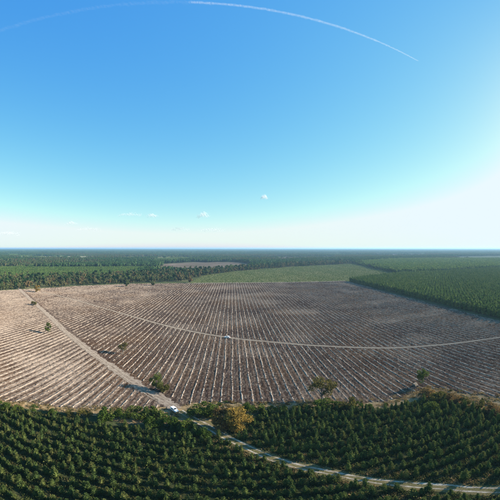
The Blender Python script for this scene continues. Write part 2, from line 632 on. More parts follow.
def scatter(name, label, cat, x, y, meshes, rot=None, scale=None, z=0.0, idx=None):
    n = len(x)
    rng = np.random.default_rng(n + 17)
    pc = bpy.data.collections.new('pieces_%d' % _pc[0])
    _pc[0] += 1
    for i, me in enumerate(meshes):
        o = bpy.data.objects.new('%s_piece_%02d' % (name, i), me)
        pc.objects.link(o)
    me = bpy.data.meshes.new(name)
    me.vertices.add(n)
    P = np.stack([x, y, np.broadcast_to(z, np.shape(x))], 1).astype(np.float32)
    me.vertices.foreach_set('co', P.ravel())
    for nm, tp, vals in (('rot', 'FLOAT', rot if rot is not None else rng.uniform(0, 2 * pi, n)),
                         ('scl', 'FLOAT', scale if scale is not None else rng.uniform(.8, 1.2, n)),
                         ('idx', 'INT', idx if idx is not None else rng.integers(0, len(meshes), n))):
        at = me.attributes.new(nm, tp, 'POINT')
        at.data.foreach_set('value', np.asarray(vals, np.float32 if tp == 'FLOAT' else np.int32))
    me.update()
    o = link(name, me, kind='stuff', label=label, cat=cat)
    ng = bpy.data.node_groups.new(name, 'GeometryNodeTree')
    ng.interface.new_socket('Geometry', in_out='INPUT', socket_type='NodeSocketGeometry')
    ng.interface.new_socket('Geometry', in_out='OUTPUT', socket_type='NodeSocketGeometry')
    gi = ng.nodes.new('NodeGroupInput')
    go = ng.nodes.new('NodeGroupOutput')
    ci = ng.nodes.new('GeometryNodeCollectionInfo')
    ci.inputs['Collection'].default_value = pc
    ci.inputs['Separate Children'].default_value = True
    ci.inputs['Reset Children'].default_value = True
    ip = ng.nodes.new('GeometryNodeInstanceOnPoints')
    ip.inputs['Pick Instance'].default_value = True

    def attr(nm, tp):
        a = ng.nodes.new('GeometryNodeInputNamedAttribute')
        a.data_type = tp
        a.inputs['Name'].default_value = nm
        return a.outputs['Attribute']
    cx = ng.nodes.new('ShaderNodeCombineXYZ')
    ng.links.new(attr('rot', 'FLOAT'), cx.inputs['Z'])
    ng.links.new(gi.outputs[0], ip.inputs['Points'])
    ng.links.new(ci.outputs[0], ip.inputs['Instance'])
    ng.links.new(attr('idx', 'INT'), ip.inputs['Instance Index'])
    ng.links.new(cx.outputs[0], ip.inputs['Rotation'])
    ng.links.new(attr('scl', 'FLOAT'), ip.inputs['Scale'])
    ng.links.new(ip.outputs[0], go.inputs[0])
    md = o.modifiers.new('scatter', 'NODES')
    md.node_group = ng
    return o


# ------------------------------------------------------------------ the lie of the land (all in metres on the ground)
FIELD = poly([(-70, 300), (-35, 293.5), (0, 290.5), (30, 289), (75, 286), (130, 283.6), (200, 282.8), (270, 282.2), (345, 281),
              (350, 282), (400, 295.5), (450, 308), (500, 321), (560, 338), (575, 408), (530, 404), (500, 398), (470, 394), (440, 389), (425, 388),
              (405, 396), (385, 402), (350, 402), (330, 401), (300, 403), (260, 405), (235, 404), (215, 402), (188, 405),
              (165, 408), (130, 409), (100, 409), (60, 407), (30, 403), (0, 400.5), (-40, 397), (-70, 394)])
TRACK_L = smooth_line([G(*p) for p in [(18, 287.5), (28, 297), (45, 312), (60, 326), (76, 340), (95, 355), (112, 367), (132, 381), (150, 393), (168, 403), (180, 410)]])
TRACK_C = smooth_line([G(*p) for p in [(42, 292), (75, 300), (120, 313), (175, 328), (227, 337.5), (275, 342.5), (320, 346), (360, 347.8), (395, 348), (440, 345), (500, 337.5), (545, 330)]])
TRACK_F = smooth_line([G(*p) for p in [(180, 411), (192, 418), (208, 427), (228, 438), (250, 448.5), (275, 459.5), (300, 466.5), (330, 473), (362, 479.5), (400, 484.5), (440, 487.3), (475, 489.7), (520, 490.5), (560, 489)]])
TRACK_H = smooth_line([G(*p) for p in [(186, 283.4), (230, 282.9), (270, 282.6), (310, 282), (346, 281)]])


def ribbon(L, offs, widths, z, jit=.25, seed=0, step=1.0):
    """sheet along a polyline at an offset to its side"""
    seg = np.r_[0, np.cumsum(np.hypot(*np.diff(L, axis=0).T))]
    s = np.arange(0, seg[-1], step)
    X = np.interp(s, seg, L[:, 0])
    Y = np.interp(s, seg, L[:, 1])
    dx, dy = np.gradient(X), np.gradient(Y)
    ln = np.hypot(dx, dy) + 1e-9
    nx, ny = dy / ln, -dx / ln
    w = widths / 2
    mw = .5 * jit * (vnoise(s * .12, s * 0 + 5.5, seed + 7) - .5) * 2
    la = offs + mw - w * (1 + jit * (1.6 * (vnoise(s * .3, s * 0 + 3.3, seed) - .5) + 1.4 * (vnoise(s * 1.3, s * 0 + 1.3, seed + 3) - .5)))
    lb = offs + mw + w * (1 + jit * (1.6 * (vnoise(s * .3, s * 0 + 9.7, seed + 1) - .5) + 1.4 * (vnoise(s * 1.3, s * 0 + 2.3, seed + 4) - .5)))
    n = len(s)
    V = np.concatenate([np.stack([X + nx * la, Y + ny * la, np.full(n, z)], 1), np.stack([X + nx * lb, Y + ny * lb, np.full(n, z)], 1)])
    i = np.arange(n - 1)
    F = np.stack([i, i + n, i + n + 1, i + 1], 1)
    return V, F


def sheet(name, P, z, mat):
    V = np.c_[P, np.full(len(P), z)]
    # orient upwards
    a = np.sum(P[:, 0] * np.roll(P[:, 1], -1) - np.roll(P[:, 0], -1) * P[:, 1])
    idx = list(range(len(P))) if a > 0 else list(range(len(P)))[::-1]
    me = mesh_np(name, V, [idx], mats=[mat])
    return link(name, me, kind='structure')


# ground: rings out to the horizon
rr = [0, 30, 80, 200, 500, 1000, 2000, 4000, 8000, 14000, 23500]
V, F = [(0, 0, 0)], []
NS = 64
for r_ in rr[1:]:
    V += [(r_ * cos(2 * pi * k / NS), r_ * sin(2 * pi * k / NS), 0) for k in range(NS)]
for k in range(NS):
    F.append((0, 1 + k, 1 + (k + 1) % NS))
for i in range(len(rr) - 2):
    for k in range(NS):
        a = 1 + i * NS
        F.append((a + k, a + NS + k, a + NS + (k + 1) % NS, a + (k + 1) % NS))
link('ground', mesh_np('ground', np.array(V), F, mats=[M_ground]), kind='structure')

# clear-cut field: rough soil between the windrows
cu = FIELD @ np.array((UX, UY))
cv = FIELD @ np.array((VX, VY))
du = SP / 8
us = np.arange(math.floor(cu.min() / SP) * SP, cu.max() + du, du)
vl = [cv.min() - 2]
while vl[-1] < cv.max() + 4:
    vl.append(vl[-1] + max(.75, vl[-1] * .0062))
vs_ = np.array(vl)
UU, VV = np.meshgrid(us, vs_, indexing='ij')
XX = UU * UX + VV * VX
YY = UU * UY + VV * VY
ins = inside(FIELD, XX + 1.5 * (vnoise(XX * .3, YY * .3, 3) - .5), YY + 3 * (vnoise(XX * .3, YY * .3, 4) - .5))
dC, dL = dist_line(TRACK_C, XX, YY), dist_line(TRACK_L, XX, YY)
flat = np.clip((np.minimum(dC - 1.2, dL - 2.6)) / 1.5, 0, 1)
ph = (UU / SP) % 1.0                                     # 0 at a windrow
bed = .10 * np.cos(4 * pi * ph) + .05 * np.cos(8 * pi * ph + 1)
ZZ = .16 + flat * (bed + .42 * (RNG.random(UU.shape) - .5) * (.55 + .9 * vnoise(XX * .12, YY * .12, 8)) + .25 * (vnoise(XX * .6, YY * .6, 5) - .5))
ZZ = np.maximum(ZZ, .03)
nu, nv = UU.shape
ids = np.arange(nu * nv).reshape(nu, nv)
ok = ins[:-1, :-1] & ins[1:, :-1] & ins[:-1, 1:] & ins[1:, 1:]
Q = np.stack([ids[:-1, :-1], ids[1:, :-1], ids[1:, 1:], ids[:-1, 1:]], -1)[ok]
used = np.unique(Q)
rem = np.full(nu * nv, -1)
rem[used] = np.arange(len(used))
Vf = np.stack([XX, YY, ZZ], -1).reshape(-1, 3)[used]
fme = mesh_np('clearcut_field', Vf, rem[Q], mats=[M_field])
# straw and twig litter: a band beside each windrow and thin lines in the wheel marks; the pale tone is raised in the western part
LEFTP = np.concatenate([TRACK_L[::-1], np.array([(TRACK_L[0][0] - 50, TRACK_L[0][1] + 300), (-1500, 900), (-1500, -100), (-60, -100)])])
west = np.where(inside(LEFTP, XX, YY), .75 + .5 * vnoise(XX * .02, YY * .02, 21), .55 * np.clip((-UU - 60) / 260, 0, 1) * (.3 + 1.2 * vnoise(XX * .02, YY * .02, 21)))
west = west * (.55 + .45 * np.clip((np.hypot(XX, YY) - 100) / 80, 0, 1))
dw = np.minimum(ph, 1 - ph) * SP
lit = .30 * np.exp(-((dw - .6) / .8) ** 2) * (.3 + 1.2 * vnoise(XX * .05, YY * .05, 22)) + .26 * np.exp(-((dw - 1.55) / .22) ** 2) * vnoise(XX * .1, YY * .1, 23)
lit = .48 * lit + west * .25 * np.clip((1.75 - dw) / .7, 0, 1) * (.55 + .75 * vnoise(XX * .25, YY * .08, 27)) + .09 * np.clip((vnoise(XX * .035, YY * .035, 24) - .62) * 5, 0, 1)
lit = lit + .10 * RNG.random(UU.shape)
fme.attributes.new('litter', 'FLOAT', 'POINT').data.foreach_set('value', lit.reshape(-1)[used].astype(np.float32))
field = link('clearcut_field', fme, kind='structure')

# windrows of brash, each one a piece of the field
k0, k1 = int(math.floor(cu.min() / SP)), int(math.ceil(cu.max() / SP))
prof = np.array([(-.62, .0), (-.42, .26), (-.15, .45), (.12, .48), (.38, .30), (.60, .0)])
nw = 0
for k in range(k0, k1 + 1):
    u0 = k * SP
    sv = [cv.min() - 1]
    while sv[-1] < cv.max() + 2:
        sv.append(sv[-1] + max(.6, sv[-1] * .005))
    sv = np.array(sv)
    wob = .35 * (vnoise(sv * .05, sv * 0 + k * 7.1, 11) - .5) * 2 + .25 * (vnoise(sv * .3, sv * 0 + k * 3.3, 12) - .5)
    x0 = (u0 + wob) * UX + sv * VX
    y0 = (u0 + wob) * UY + sv * VY
    keep = inside(FIELD, x0, y0) & (dist_line(TRACK_C, x0, y0) > 2.0) & (dist_line(TRACK_L, x0, y0) > 4.0) & (dist_line(TRACK_H, x0, y0) > 5)
    keep &= vnoise(sv * .16, sv * 0 + k * 1.7, 13) > .03
    if keep.sum() < 8:
        continue
    n = len(sv)
    wd = .44 + .30 * vnoise(sv * .22, sv * 0 + k * 5.1, 14)
    hg = .40 + .4 * vnoise(sv * .3, sv * 0 + k * 2.9, 15)
    pv = []
    for a, b in prof:
        uu = u0 + wob + a * wd + RNG.normal(size=n) * .09
        zz = .06 + b * hg + (RNG.random(n) - .4) * .15 * (b > 0)
        pv.append(np.stack([uu * UX + sv * VX, uu * UY + sv * VY, zz], 1))
    V = np.stack(pv, 1).reshape(-1, 3)
    m = len(prof)
    kk = np.where(keep[:-1] & keep[1:])[0]
    F = np.concatenate([np.stack([kk * m + j, kk * m + j + 1, (kk + 1) * m + j + 1, (kk + 1) * m + j], 1) for j in range(m - 1)])
    used = np.unique(F)
    rem = np.full(n * m, -1)
    rem[used] = np.arange(len(used))
    link('windrow', mesh_np('windrow', V[used], rem[F], mats=[M_windrow]), parent=field)
    nw += 1
print('windrows', nw, 'field quads', len(Q))

# tracks
def track(name, L, parts, label):
    root = None
    for i, (nm, off, w, z, mat, jit) in enumerate(parts):
        V, F = ribbon(L, off, w, z, jit, seed=i * 5 + len(name))
        me = mesh_np(name, V, F, mats=[mat])
        if root is None:
            root = link(name, me, kind='structure', label=label)
        else:
            link(nm, me, parent=root)
    return root


track('diagonal_sand_track', TRACK_L, [('', 0, 4.6, .22, M_sandf, .6), ('wheel_rut', -1.0, .5, .235, M_sand, .6), ('wheel_rut', .9, .55, .235, M_sand, .6), ('wheel_rut', 2.2, .4, .235, M_sand, .7)],
      'wide sandy track running diagonally between the two parts of the clear-cut')
track('cross_sand_track', TRACK_C, [('', 0, 2.5, .22, M_sand, .35), ('grass_strip', 0, .5, .235, M_sandf, .6)], 'narrow pale sandy track curving across the clear-cut')
track('field_end_track', TRACK_H, [('', 0, 8.0, .30, M_sand, .25)], 'pale track along the far end of the clear-cut')
track('forest_sand_track', TRACK_F, [('', 0, 4.4, .03, M_verge, .4), ('wheel_rut', -.95, .6, .045, M_rut, .85), ('wheel_rut', .85, .5, .045, M_rut, .85)],
      'two-rut sandy forest track between the young pine blocks')

MEADOW = poly([(186, 284), (270, 282.8), (346, 281.2), (352, 281.8), (400, 273.5), (352, 263.2), (300, 265.5), (240, 270), (205, 275)])
sheet('meadow', MEADOW, .06, M_meadow)
PINK = poly([(156, 271.8), (200, 271), (240, 268.8), (262, 266.3), (240, 262.3), (200, 262), (160, 264)])
sheet('fallow_field', PINK, .06, M_pinkfield)
PALE = poly([(440, 258.9), (500, 258.9), (570, 259), (570, 255.8), (500, 255.8), (455, 256.6)])
sheet('pale_field', PALE, .06, M_palefield)
PATCH1 = poly([(-40, 264.2), (12, 264.2), (16, 262.2), (-40, 261.5)])
sheet('ploughed_field', PATCH1, .06, M_pinkfield)
FAR = [poly([(250, 260), (330, 259.6), (335, 256.6), (250, 256.8)]), poly([(15, 259.5), (95, 259), (95, 256), (15, 256)]),
       poly([(372, 256.6), (425, 256.4), (425, 254), (372, 254)]), poly([(120, 259), (190, 258.8), (185, 256.2), (120, 256.4)])]
for P, m_, nm in zip(FAR, (M_pinkfield, M_palefield, M_pinkfield, M_meadow), ('far_brown_clearing', 'far_pale_clearing', 'far_brown_clearing', 'far_green_clearing')):
    sheet(nm, P, .06, m_)
EDGE = poly([(-80, 392), (-40, 394), (0, 398), (30, 400), (60, 404), (100, 406.5), (165, 406), (200, 402), (260, 402), (330, 398), (385, 399), (405, 393), (425, 385), (440, 386),
             (470, 391), (500, 395), (530, 401), (580, 405), (580, 424), (530, 420), (500, 414), (470, 406), (440, 397), (425, 397), (405, 404), (385, 408),
             (330, 407), (260, 412), (240, 420), (190, 422), (150, 424), (125, 424), (100, 416), (60, 412), (30, 409), (0, 406), (-40, 402), (-80, 400)])
sheet('dry_grass_edge', EDGE, .02, M_dry)

# ------------------------------------------------------------------ young pines in the foreground
BLK_L = poly([(-60, 408), (0, 411.5), (30, 415), (60, 418.5), (95, 424), (125, 429), (150, 430), (180, 432), (205, 441), (232, 452), (258, 465), (290, 477), (330, 484.5),
              (362, 490), (400, 494.5), (440, 496), (475, 499), (520, 501), (560, 500), (560, 560), (250, 560), (-60, 560)])
BLK_R = poly([(243, 420), (262, 413.5), (300, 410.5), (345, 407.5), (385, 410.5), (408, 406), (428, 399.5), (445, 400), (470, 408), (500, 416.5), (560, 424), (560, 478), (520, 482),
              (475, 481), (440, 479.5), (400, 476), (362, 470.5), (330, 463.5), (300, 456), (275, 448), (255, 437)])
PAZ = radians(92.0)                         # direction of the pine rows
px_, py_ = sin(PAZ), cos(PAZ)
qx_, qy_ = -py_, px_
pines = []
for r_ in np.arange(24, 132, 4.0):
    for s_ in np.arange(-190, 200, 1.28):
        x = px_ * s_ + qx_ * r_
        y = py_ * s_ + qy_ * r_
        pines.append((x, y))
pines = np.array(pines)
pines += RNG.normal(size=pines.shape) * (.42, .42)
pines = pines[RNG.random(len(pines)) > .04 + .16 * (vnoise(pines[:, 0] * .11, pines[:, 1] * .11, 33) > .7)]
azp = np.degrees(np.arctan2(pines[:, 0], pines[:, 1]))
inL = inside(BLK_L, pines[:, 0], pines[:, 1])
inR = inside(BLK_R, pines[:, 0], pines[:, 1])
dF = dist_line(TRACK_F, pines[:, 0], pines[:, 1])
inT = (dF < 8) & (pines[:, 1] < G(212, 430)[1]) & ((pines[:, 0] > G(250, 440)[0]) | (dF < 5.5) & (pines[:, 1] < G(215, 437)[1]))
okp = (inL | inR | inT) & (np.abs(azp) < 57) & (dist_line(TRACK_F, pines[:, 0], pines[:, 1]) > 2.0 + .6 * (pines[:, 0] > 35))
pines, inL = pines[okp], inL[okp]
dd = np.hypot(pines[:, 0], pines[:, 1])
az = np.degrees(np.arctan2(pines[:, 0], pines[:, 1]))
dep = np.degrees(np.arctan2(H - 1.5, dd))
vis = (np.abs(az) < 50.3) & (dep < 50.9)
score = np.where(vis, dd, 1e6 + dd)
order = np.argsort(score)
near, rest = order[:300], order[300:]


def tree_thing(name, label, proto, x, y, rot, sc, group=None, cat='tree', z=0.0, szz=None):
    t = link(name, None, label=label, cat=cat, group=group, loc=(x, y, z))
    t.rotation_euler = (0, 0, rot)
    t.scale = (sc, sc, sc * (szz or 1))
    t.empty_display_size = .5
    link('trunk', proto.trunk, parent=t)
    link('crown', proto.crown, parent=t)
    return t


for i in near:
    left = pines[i, 0] < 0
    tree_thing('young_pine', 'young green pine in the nearest bottom rows, ' + ('left third' if pines[i, 0] < -25 else 'middle third' if pines[i, 0] < 25 else 'right third beside the track'),
               YP[RNG.integers(len(YP))], pines[i, 0], pines[i, 1], RNG.uniform(0, 6.28), RNG.uniform(.78, 1.15), 'young pines in the nearest rows', szz=RNG.uniform(.88, 1.15))
hs = .70 + .45 * RNG.random(len(rest)) + .15 * vnoise(pines[rest, 0] * .07, pines[rest, 1] * .07, 34)
scatter('young_pine_plantation', 'rows of young green pines filling the foreground behind the nearest rows', 'pines', pines[rest, 0], pines[rest, 1], [p.both for p in YP], scale=hs)

# floor below the pines
P_all = poly([(-60, 404), (0, 408), (60, 414), (125, 427), (180, 432), (205, 441), (243, 420), (300, 409), (385, 409), (428, 398), (470, 407), (500, 415), (560, 424), (560, 560), (250, 560), (-60, 560)])
sheet('pine_floor', P_all, .01, M_under)
n = 26000
x = RNG.uniform(-150, 150, n)
y = RNG.uniform(25, 125, n)
k = inside(P_all, x, y) & (dist_line(TRACK_F, x, y) > 2.2) & (np.abs(np.degrees(np.arctan2(x, y))) < 56)
scatter('heath_undergrowth', 'dark heather and bracken between the young pine rows', 'undergrowth', x[k], y[k], HC, scale=RNG.uniform(.6, 1.3, k.sum()))
n = 26000
x = RNG.uniform(-190, 190, n)
y = RNG.uniform(40, 150, n)
k = (inside(EDGE, x, y) | ((dist_line(TRACK_F, x, y) < 6.5) & (dist_line(TRACK_F, x, y) > 1.9))) & (dist_line(TRACK_L, x, y) > 3.4) & (dist_line(TRACK_F, x, y) > 1.9)
k &= (vnoise(x * .25, y * .25, 31) > .3)
scatter('dry_grass_tufts', 'tan dry grass along the near edge of the clear-cut', 'grass', x[k], y[k], DC, scale=RNG.uniform(.6, 1.4, k.sum()))

# brash lying between the windrows
n = 30000
rad = np.sqrt(RNG.uniform(100 ** 2, 420 ** 2, n))
a = np.radians(RNG.uniform(-54, 54, n))
x, y = rad * np.sin(a), rad * np.cos(a)
k = inside(FIELD, x, y) & (dist_line(TRACK_C, x, y) > 2.2) & (dist_line(TRACK_L, x, y) > 4.0) & (RNG.random(n) < (.35 + .65 * vnoise(x * .06, y * .06, 41)) * np.clip((420 - rad) / 220, 0, 1))
scatter('scattered_brash', 'cut branches strewn over the soil between the windrows', 'brash', x[k], y[k], BR, z=.16, scale=RNG.uniform(.4, .9, k.sum()))

# ------------------------------------------------------------------ the pine plantation on the right and the woods behind
def grid_in(P, step, jit, rot=0.0, seed=1, azl=58):
    rng = np.random.default_rng(seed)
    c, s = cos(rot), sin(rot)
    R = P @ np.array(((c, -s), (s, c)))
    g = np.stack(np.meshgrid(np.arange(R[:, 0].min(), R[:, 0].max(), step[0]), np.arange(R[:, 1].min(), R[:, 1].max(), step[1])), -1).reshape(-1, 2)
    g = g + rng.normal(size=g.shape) * jit
    g = g @ np.array(((c, s), (-s, c)))
    k = inside(P, g[:, 0], g[:, 1]) & (np.abs(np.degrees(np.arctan2(g[:, 0], g[:, 1]))) < azl) & (g[:, 1] > 0)
    return g[k]


R1 = poly([(349.5, 281.6), (400, 294), (450, 306.5), (500, 319), (560, 334), (590, 345), (590, 268.6), (505, 269), (445, 273), (400, 275)])
R2 = poly([(399, 273.4), (445, 271.8), (505, 267.6), (590, 267), (590, 259.3), (500, 259.5), (440, 259.5), (395, 260), (355, 263)])
g1 = grid_in(R1, (1.9, 4.0), .42, radians(52), 2)
d1 = np.hypot(g1[:, 0], g1[:, 1])
scatter('pine_plantation', 'dense dark green pine plantation right of the clear-cut', 'pines', g1[:, 0], g1[:, 1], [p.both for p in PP], scale=RNG.uniform(1.0, 1.38, len(g1)))
g2 = grid_in(R2, (14, 14), 3.0, .2, 3)
scatter('far_pine_plantation', 'further pine plantation block beyond the dark gap at right', 'pines', g2[:, 0], g2[:, 1], WP_young, scale=RNG.uniform(1.6, 2.0, len(g2)))

BELT = poly([(-60, 293), (0, 289.3), (30, 287.8), (75, 285), (120, 282.8), (185, 280.5), (205, 275.5), (240, 270.8), (300, 266.3), (352, 263.8), (352, 262), (300, 264),
             (240, 269.3), (165, 273), (110, 276.5), (60, 278), (-60, 280)])
gb = grid_in(BELT, (6.2, 6.2), 1.7, .4, 4)
cl = vnoise(gb[:, 0] * .012, gb[:, 1] * .012, 51)
gb = gb[RNG.random(len(gb)) < .30 + .75 * vnoise(gb[:, 0] * .02, gb[:, 1] * .02, 52)]
scatter('mixed_wood', 'autumn mixed wood behind the far edge of the clear-cut', 'wood', gb[:, 0], gb[:, 1], [p.both for p in MX + TP[:2]], scale=RNG.uniform(.45, 1.15, len(gb)))
YB = poly([(-60, 279.6), (60, 277.4), (110, 275.8), (160, 270.8), (160, 268), (125, 267.5), (-60, 266)])
gy = grid_in(YB, (12, 12), 2.5, .3, 5)
scatter('young_plantation_block', 'even green plantation block behind the autumn wood at left', 'pines', gy[:, 0], gy[:, 1], WP_young, scale=RNG.uniform(.8, 1.0, len(gy)))

# woods out to the horizon, in stands of different kinds
def far_ring(r0, r1, step, seed):
    rng = np.random.default_rng(seed)
    n = int(radians(120) / 2 * (r1 * r1 - r0 * r0) / (step * step))
    rad = np.sqrt(rng.uniform(r0 ** 2, r1 ** 2, n))
    a = np.radians(rng.uniform(-60, 60, n))
    return rad * np.sin(a), rad * np.cos(a)


x, y = far_ring(700, 3200, 15, 61)
GAP = poly([(349, 283), (400, 277), (445, 275), (505, 271), (590, 270), (590, 265), (500, 265), (445, 270), (398, 271)])
NOT = [FIELD, MEADOW, PINK, PALE, PATCH1, R1, R2, BELT, YB, GAP] + FAR
k = np.ones(len(x), bool)
for P in NOT:
    q = .93 if any(P is f_ for f_ in FAR) else 1.1       # a few trees stand in the clearings
    far_ = 1.0 if any(P is f_ for f_ in FAR) else .55 if P is PINK else 0.0
    k &= ~(inside(P, x + far_ * 60 * (vnoise(x * .01, y * .01, 77) - .5), y + far_ * 160 * (vnoise(x * .01, y * .01, 78) - .5)) & (RNG.random(len(x)) < q))
st = vnoise(x * .0024, y * .0040, 71)
k &= (st < .76) | (st > .84)                  # a few clearings
x, y, st = x[k], y[k], st[k]
yk = (st < .24) | (np.abs(st - .60) < .035)
scatter('far_young_wood', 'paler young pine stands among the far woods', 'pines', x[yk], y[yk], WP_young, scale=RNG.uniform(.9, 1.3, yk.sum()))
x, y, st = x[~yk], y[~yk], st[~yk]
mixk = st > .50
scatter('far_pine_wood', 'dark pine woods stretching to the horizon', 'wood', x[~mixk], y[~mixk], WP_pine, scale=RNG.uniform(.75, 1.15, (~mixk).sum()))
scatter('far_mixed_wood', 'brown and green mixed woods between the far pine woods', 'wood', x[mixk], y[mixk], WP_mix, scale=RNG.uniform(.7, 1.1, mixk.sum()))
x, y = far_ring(3100, 13000, 52, 62)
x2, y2 = far_ring(13000, 22500, 115, 63)
x, y = np.r_[x, x2], np.r_[y, y2]
st = vnoise(x * .0007, y * .0013, 72)
k = (st < .66) | (st > .76)
scatter('horizon_wood', 'bluish line of distant woods on the horizon', 'wood', x[k], y[k], WP_big, scale=RNG.uniform(.8, 1.2, k.sum()) * (1 + .25 * (vnoise(x[k] * .0008, y[k] * .0008, 73) - .5)))

# small plants on the meadow
gm = grid_in(MEADOW, (5, 4), 1.2, ROW_AZ, 9)
gm = gm[RNG.random(len(gm)) < .75]
ML = [clump(640 + i, L_green, 14, .9, 1.0, .25) for i in range(3)]
scatter('meadow_seedlings', 'rows of low green seedlings on the meadow', 'seedlings', gm[:, 0], gm[:, 1], ML, scale=RNG.uniform(.6, 1.2, len(gm)))

# ------------------------------------------------------------------ single trees and bushes
OAK_G = [broad(700 + i, 6.5, 3.2, L_green, 12, 1700, .13, .12, .15, name='green_tree') for i in range(3)]
OAK_O = [broad(710 + i, 7.0, 3.0, L_olive, 11, 2200, .13, .15, .15, name='olive_tree') for i in range(3)]
OAK_Y = [broad(720 + i, 8.0, 3.6, L_gold, 17, 5000, .13, -.12, .2, name='golden_tree') for i in range(2)]
OAK_B = [broad(730 + i, 7.0, 3.3, L_brown, 16, 3800, .13, -.12, .18, name='brown_tree') for i in range(2)]
SPARSE = [broad(740 + i, 7.5, 2.6, L_drab, 14, 1500, .12, .16, .14, name='sparse_tree') for i in range(2)]
BUSH = [broad(750 + i, 3.2, 2.2, L_green, 10, 1900, .10, .02, .07, name='green_bush') for i in range(3)]
BUSHO = [broad(760 + i, 3.0, 2.1, L_olive, 10, 1700, .10, .02, .07, name='olive_bush') for i in range(2)]
BUSHB = [broad(770 + i, 2.6, 2.2, L_brown, 10, 1500, .10, .02, .06, name='brown_bush') for i in range(2)]


def height_at(px, base_y, top_y):
    r = H / tan(radians((base_y - HY) / K))
    return H - r * tan(radians((top_y - HY) / K))


def put(name, label, proto, px, by, ty, group=None, cat='tree', rot=None, wide=1.0):
    x, y = G(px, by)
    hp = max(v.co.z for v in proto.crown.vertices)
    h = height_at(px, by, ty)
    sc = h / hp
    t = tree_thing(name, label, proto, x, y, RNG.uniform(0, 6.28) if rot is None else rot, sc, group, cat)
    t.scale = (sc * wide, sc * wide, sc)
    return t


put('field_tree', 'small slim green tree alone left of the diagonal sandy track', OAK_G[0], 48, 334, 321.5, wide=.62)
put('field_tree', 'sparse olive tree alone in the clear-cut right of the diagonal track', SPARSE[0], 123, 354.5, 342, wide=.95, rot=4.0)
put('field_tree', 'green tree beside the diagonal track casting a long shadow across it', OAK_G[1], 156, 390, 373.5, wide=.68)
put('field_bush', 'brownish bush right of the green tree beside the diagonal track', BUSHO[0], 163.5, 392, 382.5, cat='bush')
put('field_tree', 'yellow-green open-crowned tree at the near middle edge of the clear-cut', SPARSE[0], 322, 401, 376, wide=1.2, rot=1.2)
put('field_tree', 'dark green tree at the right near edge with a long shadow', OAK_G[2], 423, 385, 369.5, wide=.7)
put('golden_tree', 'big golden-leaved autumn tree beside the forest track bend', OAK_Y[0], 237, 430.5, 406, wide=.86)
put('brown_tree', 'brownish autumn tree left of and touching the golden tree', OAK_B[0], 223.5, 427, 406.5, wide=.86)
put('round_bush', 'rounded bright green bush left of the autumn trees', BUSH[0], 209, 417, 402.5, cat='bush', wide=.8)
put('dark_bush', 'dark green spreading bush right of the white van', BUSH[1], 198.5, 418, 407, cat='bush', wide=1.2)
put('green_bush', 'green bush right of the golden tree at the clear-cut edge', BUSH[2], 247, 414, 402, cat='bush', wide=.8)
put('green_bush', 'broad green bush at the foot of the yellow-green open-crowned tree', BUSH[0], 322, 410, 399, cat='bush', wide=1.1)
put('olive_bush', 'olive bush right of the yellow-green open-crowned tree', BUSHO[1], 347, 408, 398, cat='bush')
put('brown_bush', 'large tan bush below the dark green tree at right', BUSHB[0], 428, 395, 386.5, cat='bush', wide=1.2)
put('olive_bush', 'olive bush between the tan bush and the right plantation rows', BUSHO[0], 437, 402, 392, cat='bush', wide=1.2)
put('green_bush', 'pale green bush among the right block pines below the tan bush', BUSH[2], 433, 412, 401, cat='bush', wide=1.1)
put('green_bush', 'upright light green young tree at the left dry grass edge', OAK_G[0], 34, 413.5, 404, cat='bush', wide=.75)
put('field_bush', 'tiny dark bush on the diagonal track near its far end', BUSHO[1], 33.5, 305.5, 301, cat='bush')
put('yellow_tree', 'yellow-leaved tree at the far left corner where the diagonal track starts', OAK_Y[1], 37, 292.3, 285.3, wide=.9)
put('field_tree', 'lone dark tree at the far edge in front of the autumn wood, left one', MX[2], 126.5, 286.8, 279.5)
put('field_tree', 'lone small dark tree at the far edge, middle of three', MX[4], 153, 285.5, 280.8)
put('field_tree', 'lone brown-green tree at the far edge beside the meadow corner', MX[2], 190, 283, 276.3)

ORD = ['first', 'second', 'third', 'fourth', 'fifth', 'sixth', 'seventh', 'eighth']
# bushes and small pines between the dry edge and the forest track, left of the van
spots = [(103, 421, 409), (111, 420, 408), (119, 419, 408), (128, 418.5, 407), (137, 419, 407), (146, 419.5, 406), (154, 418, 408), (160, 421, 409),
         (150, 428, 416), (158, 429, 417), (167, 428.5, 416), (176, 429, 418), (186, 432, 420), (195, 436, 423.5), (203, 438, 427)]
for i, (a_, b_, c_) in enumerate(spots):
    back = i < 8
    pr = (YP[i % 6] if i % 2 else BUSH[i % 3])
    put('edge_shrub', ORD[7 - i] + ' shrub left of the white van in the hedge-like row' if back else ORD[i - 8] + ' shrub from the left in the strip below the white van',
        pr, a_, b_, c_, 'shrubs left of the van' if back else 'shrubs in the strip below the van', 'shrub', wide=1.0 if i % 2 else .9)
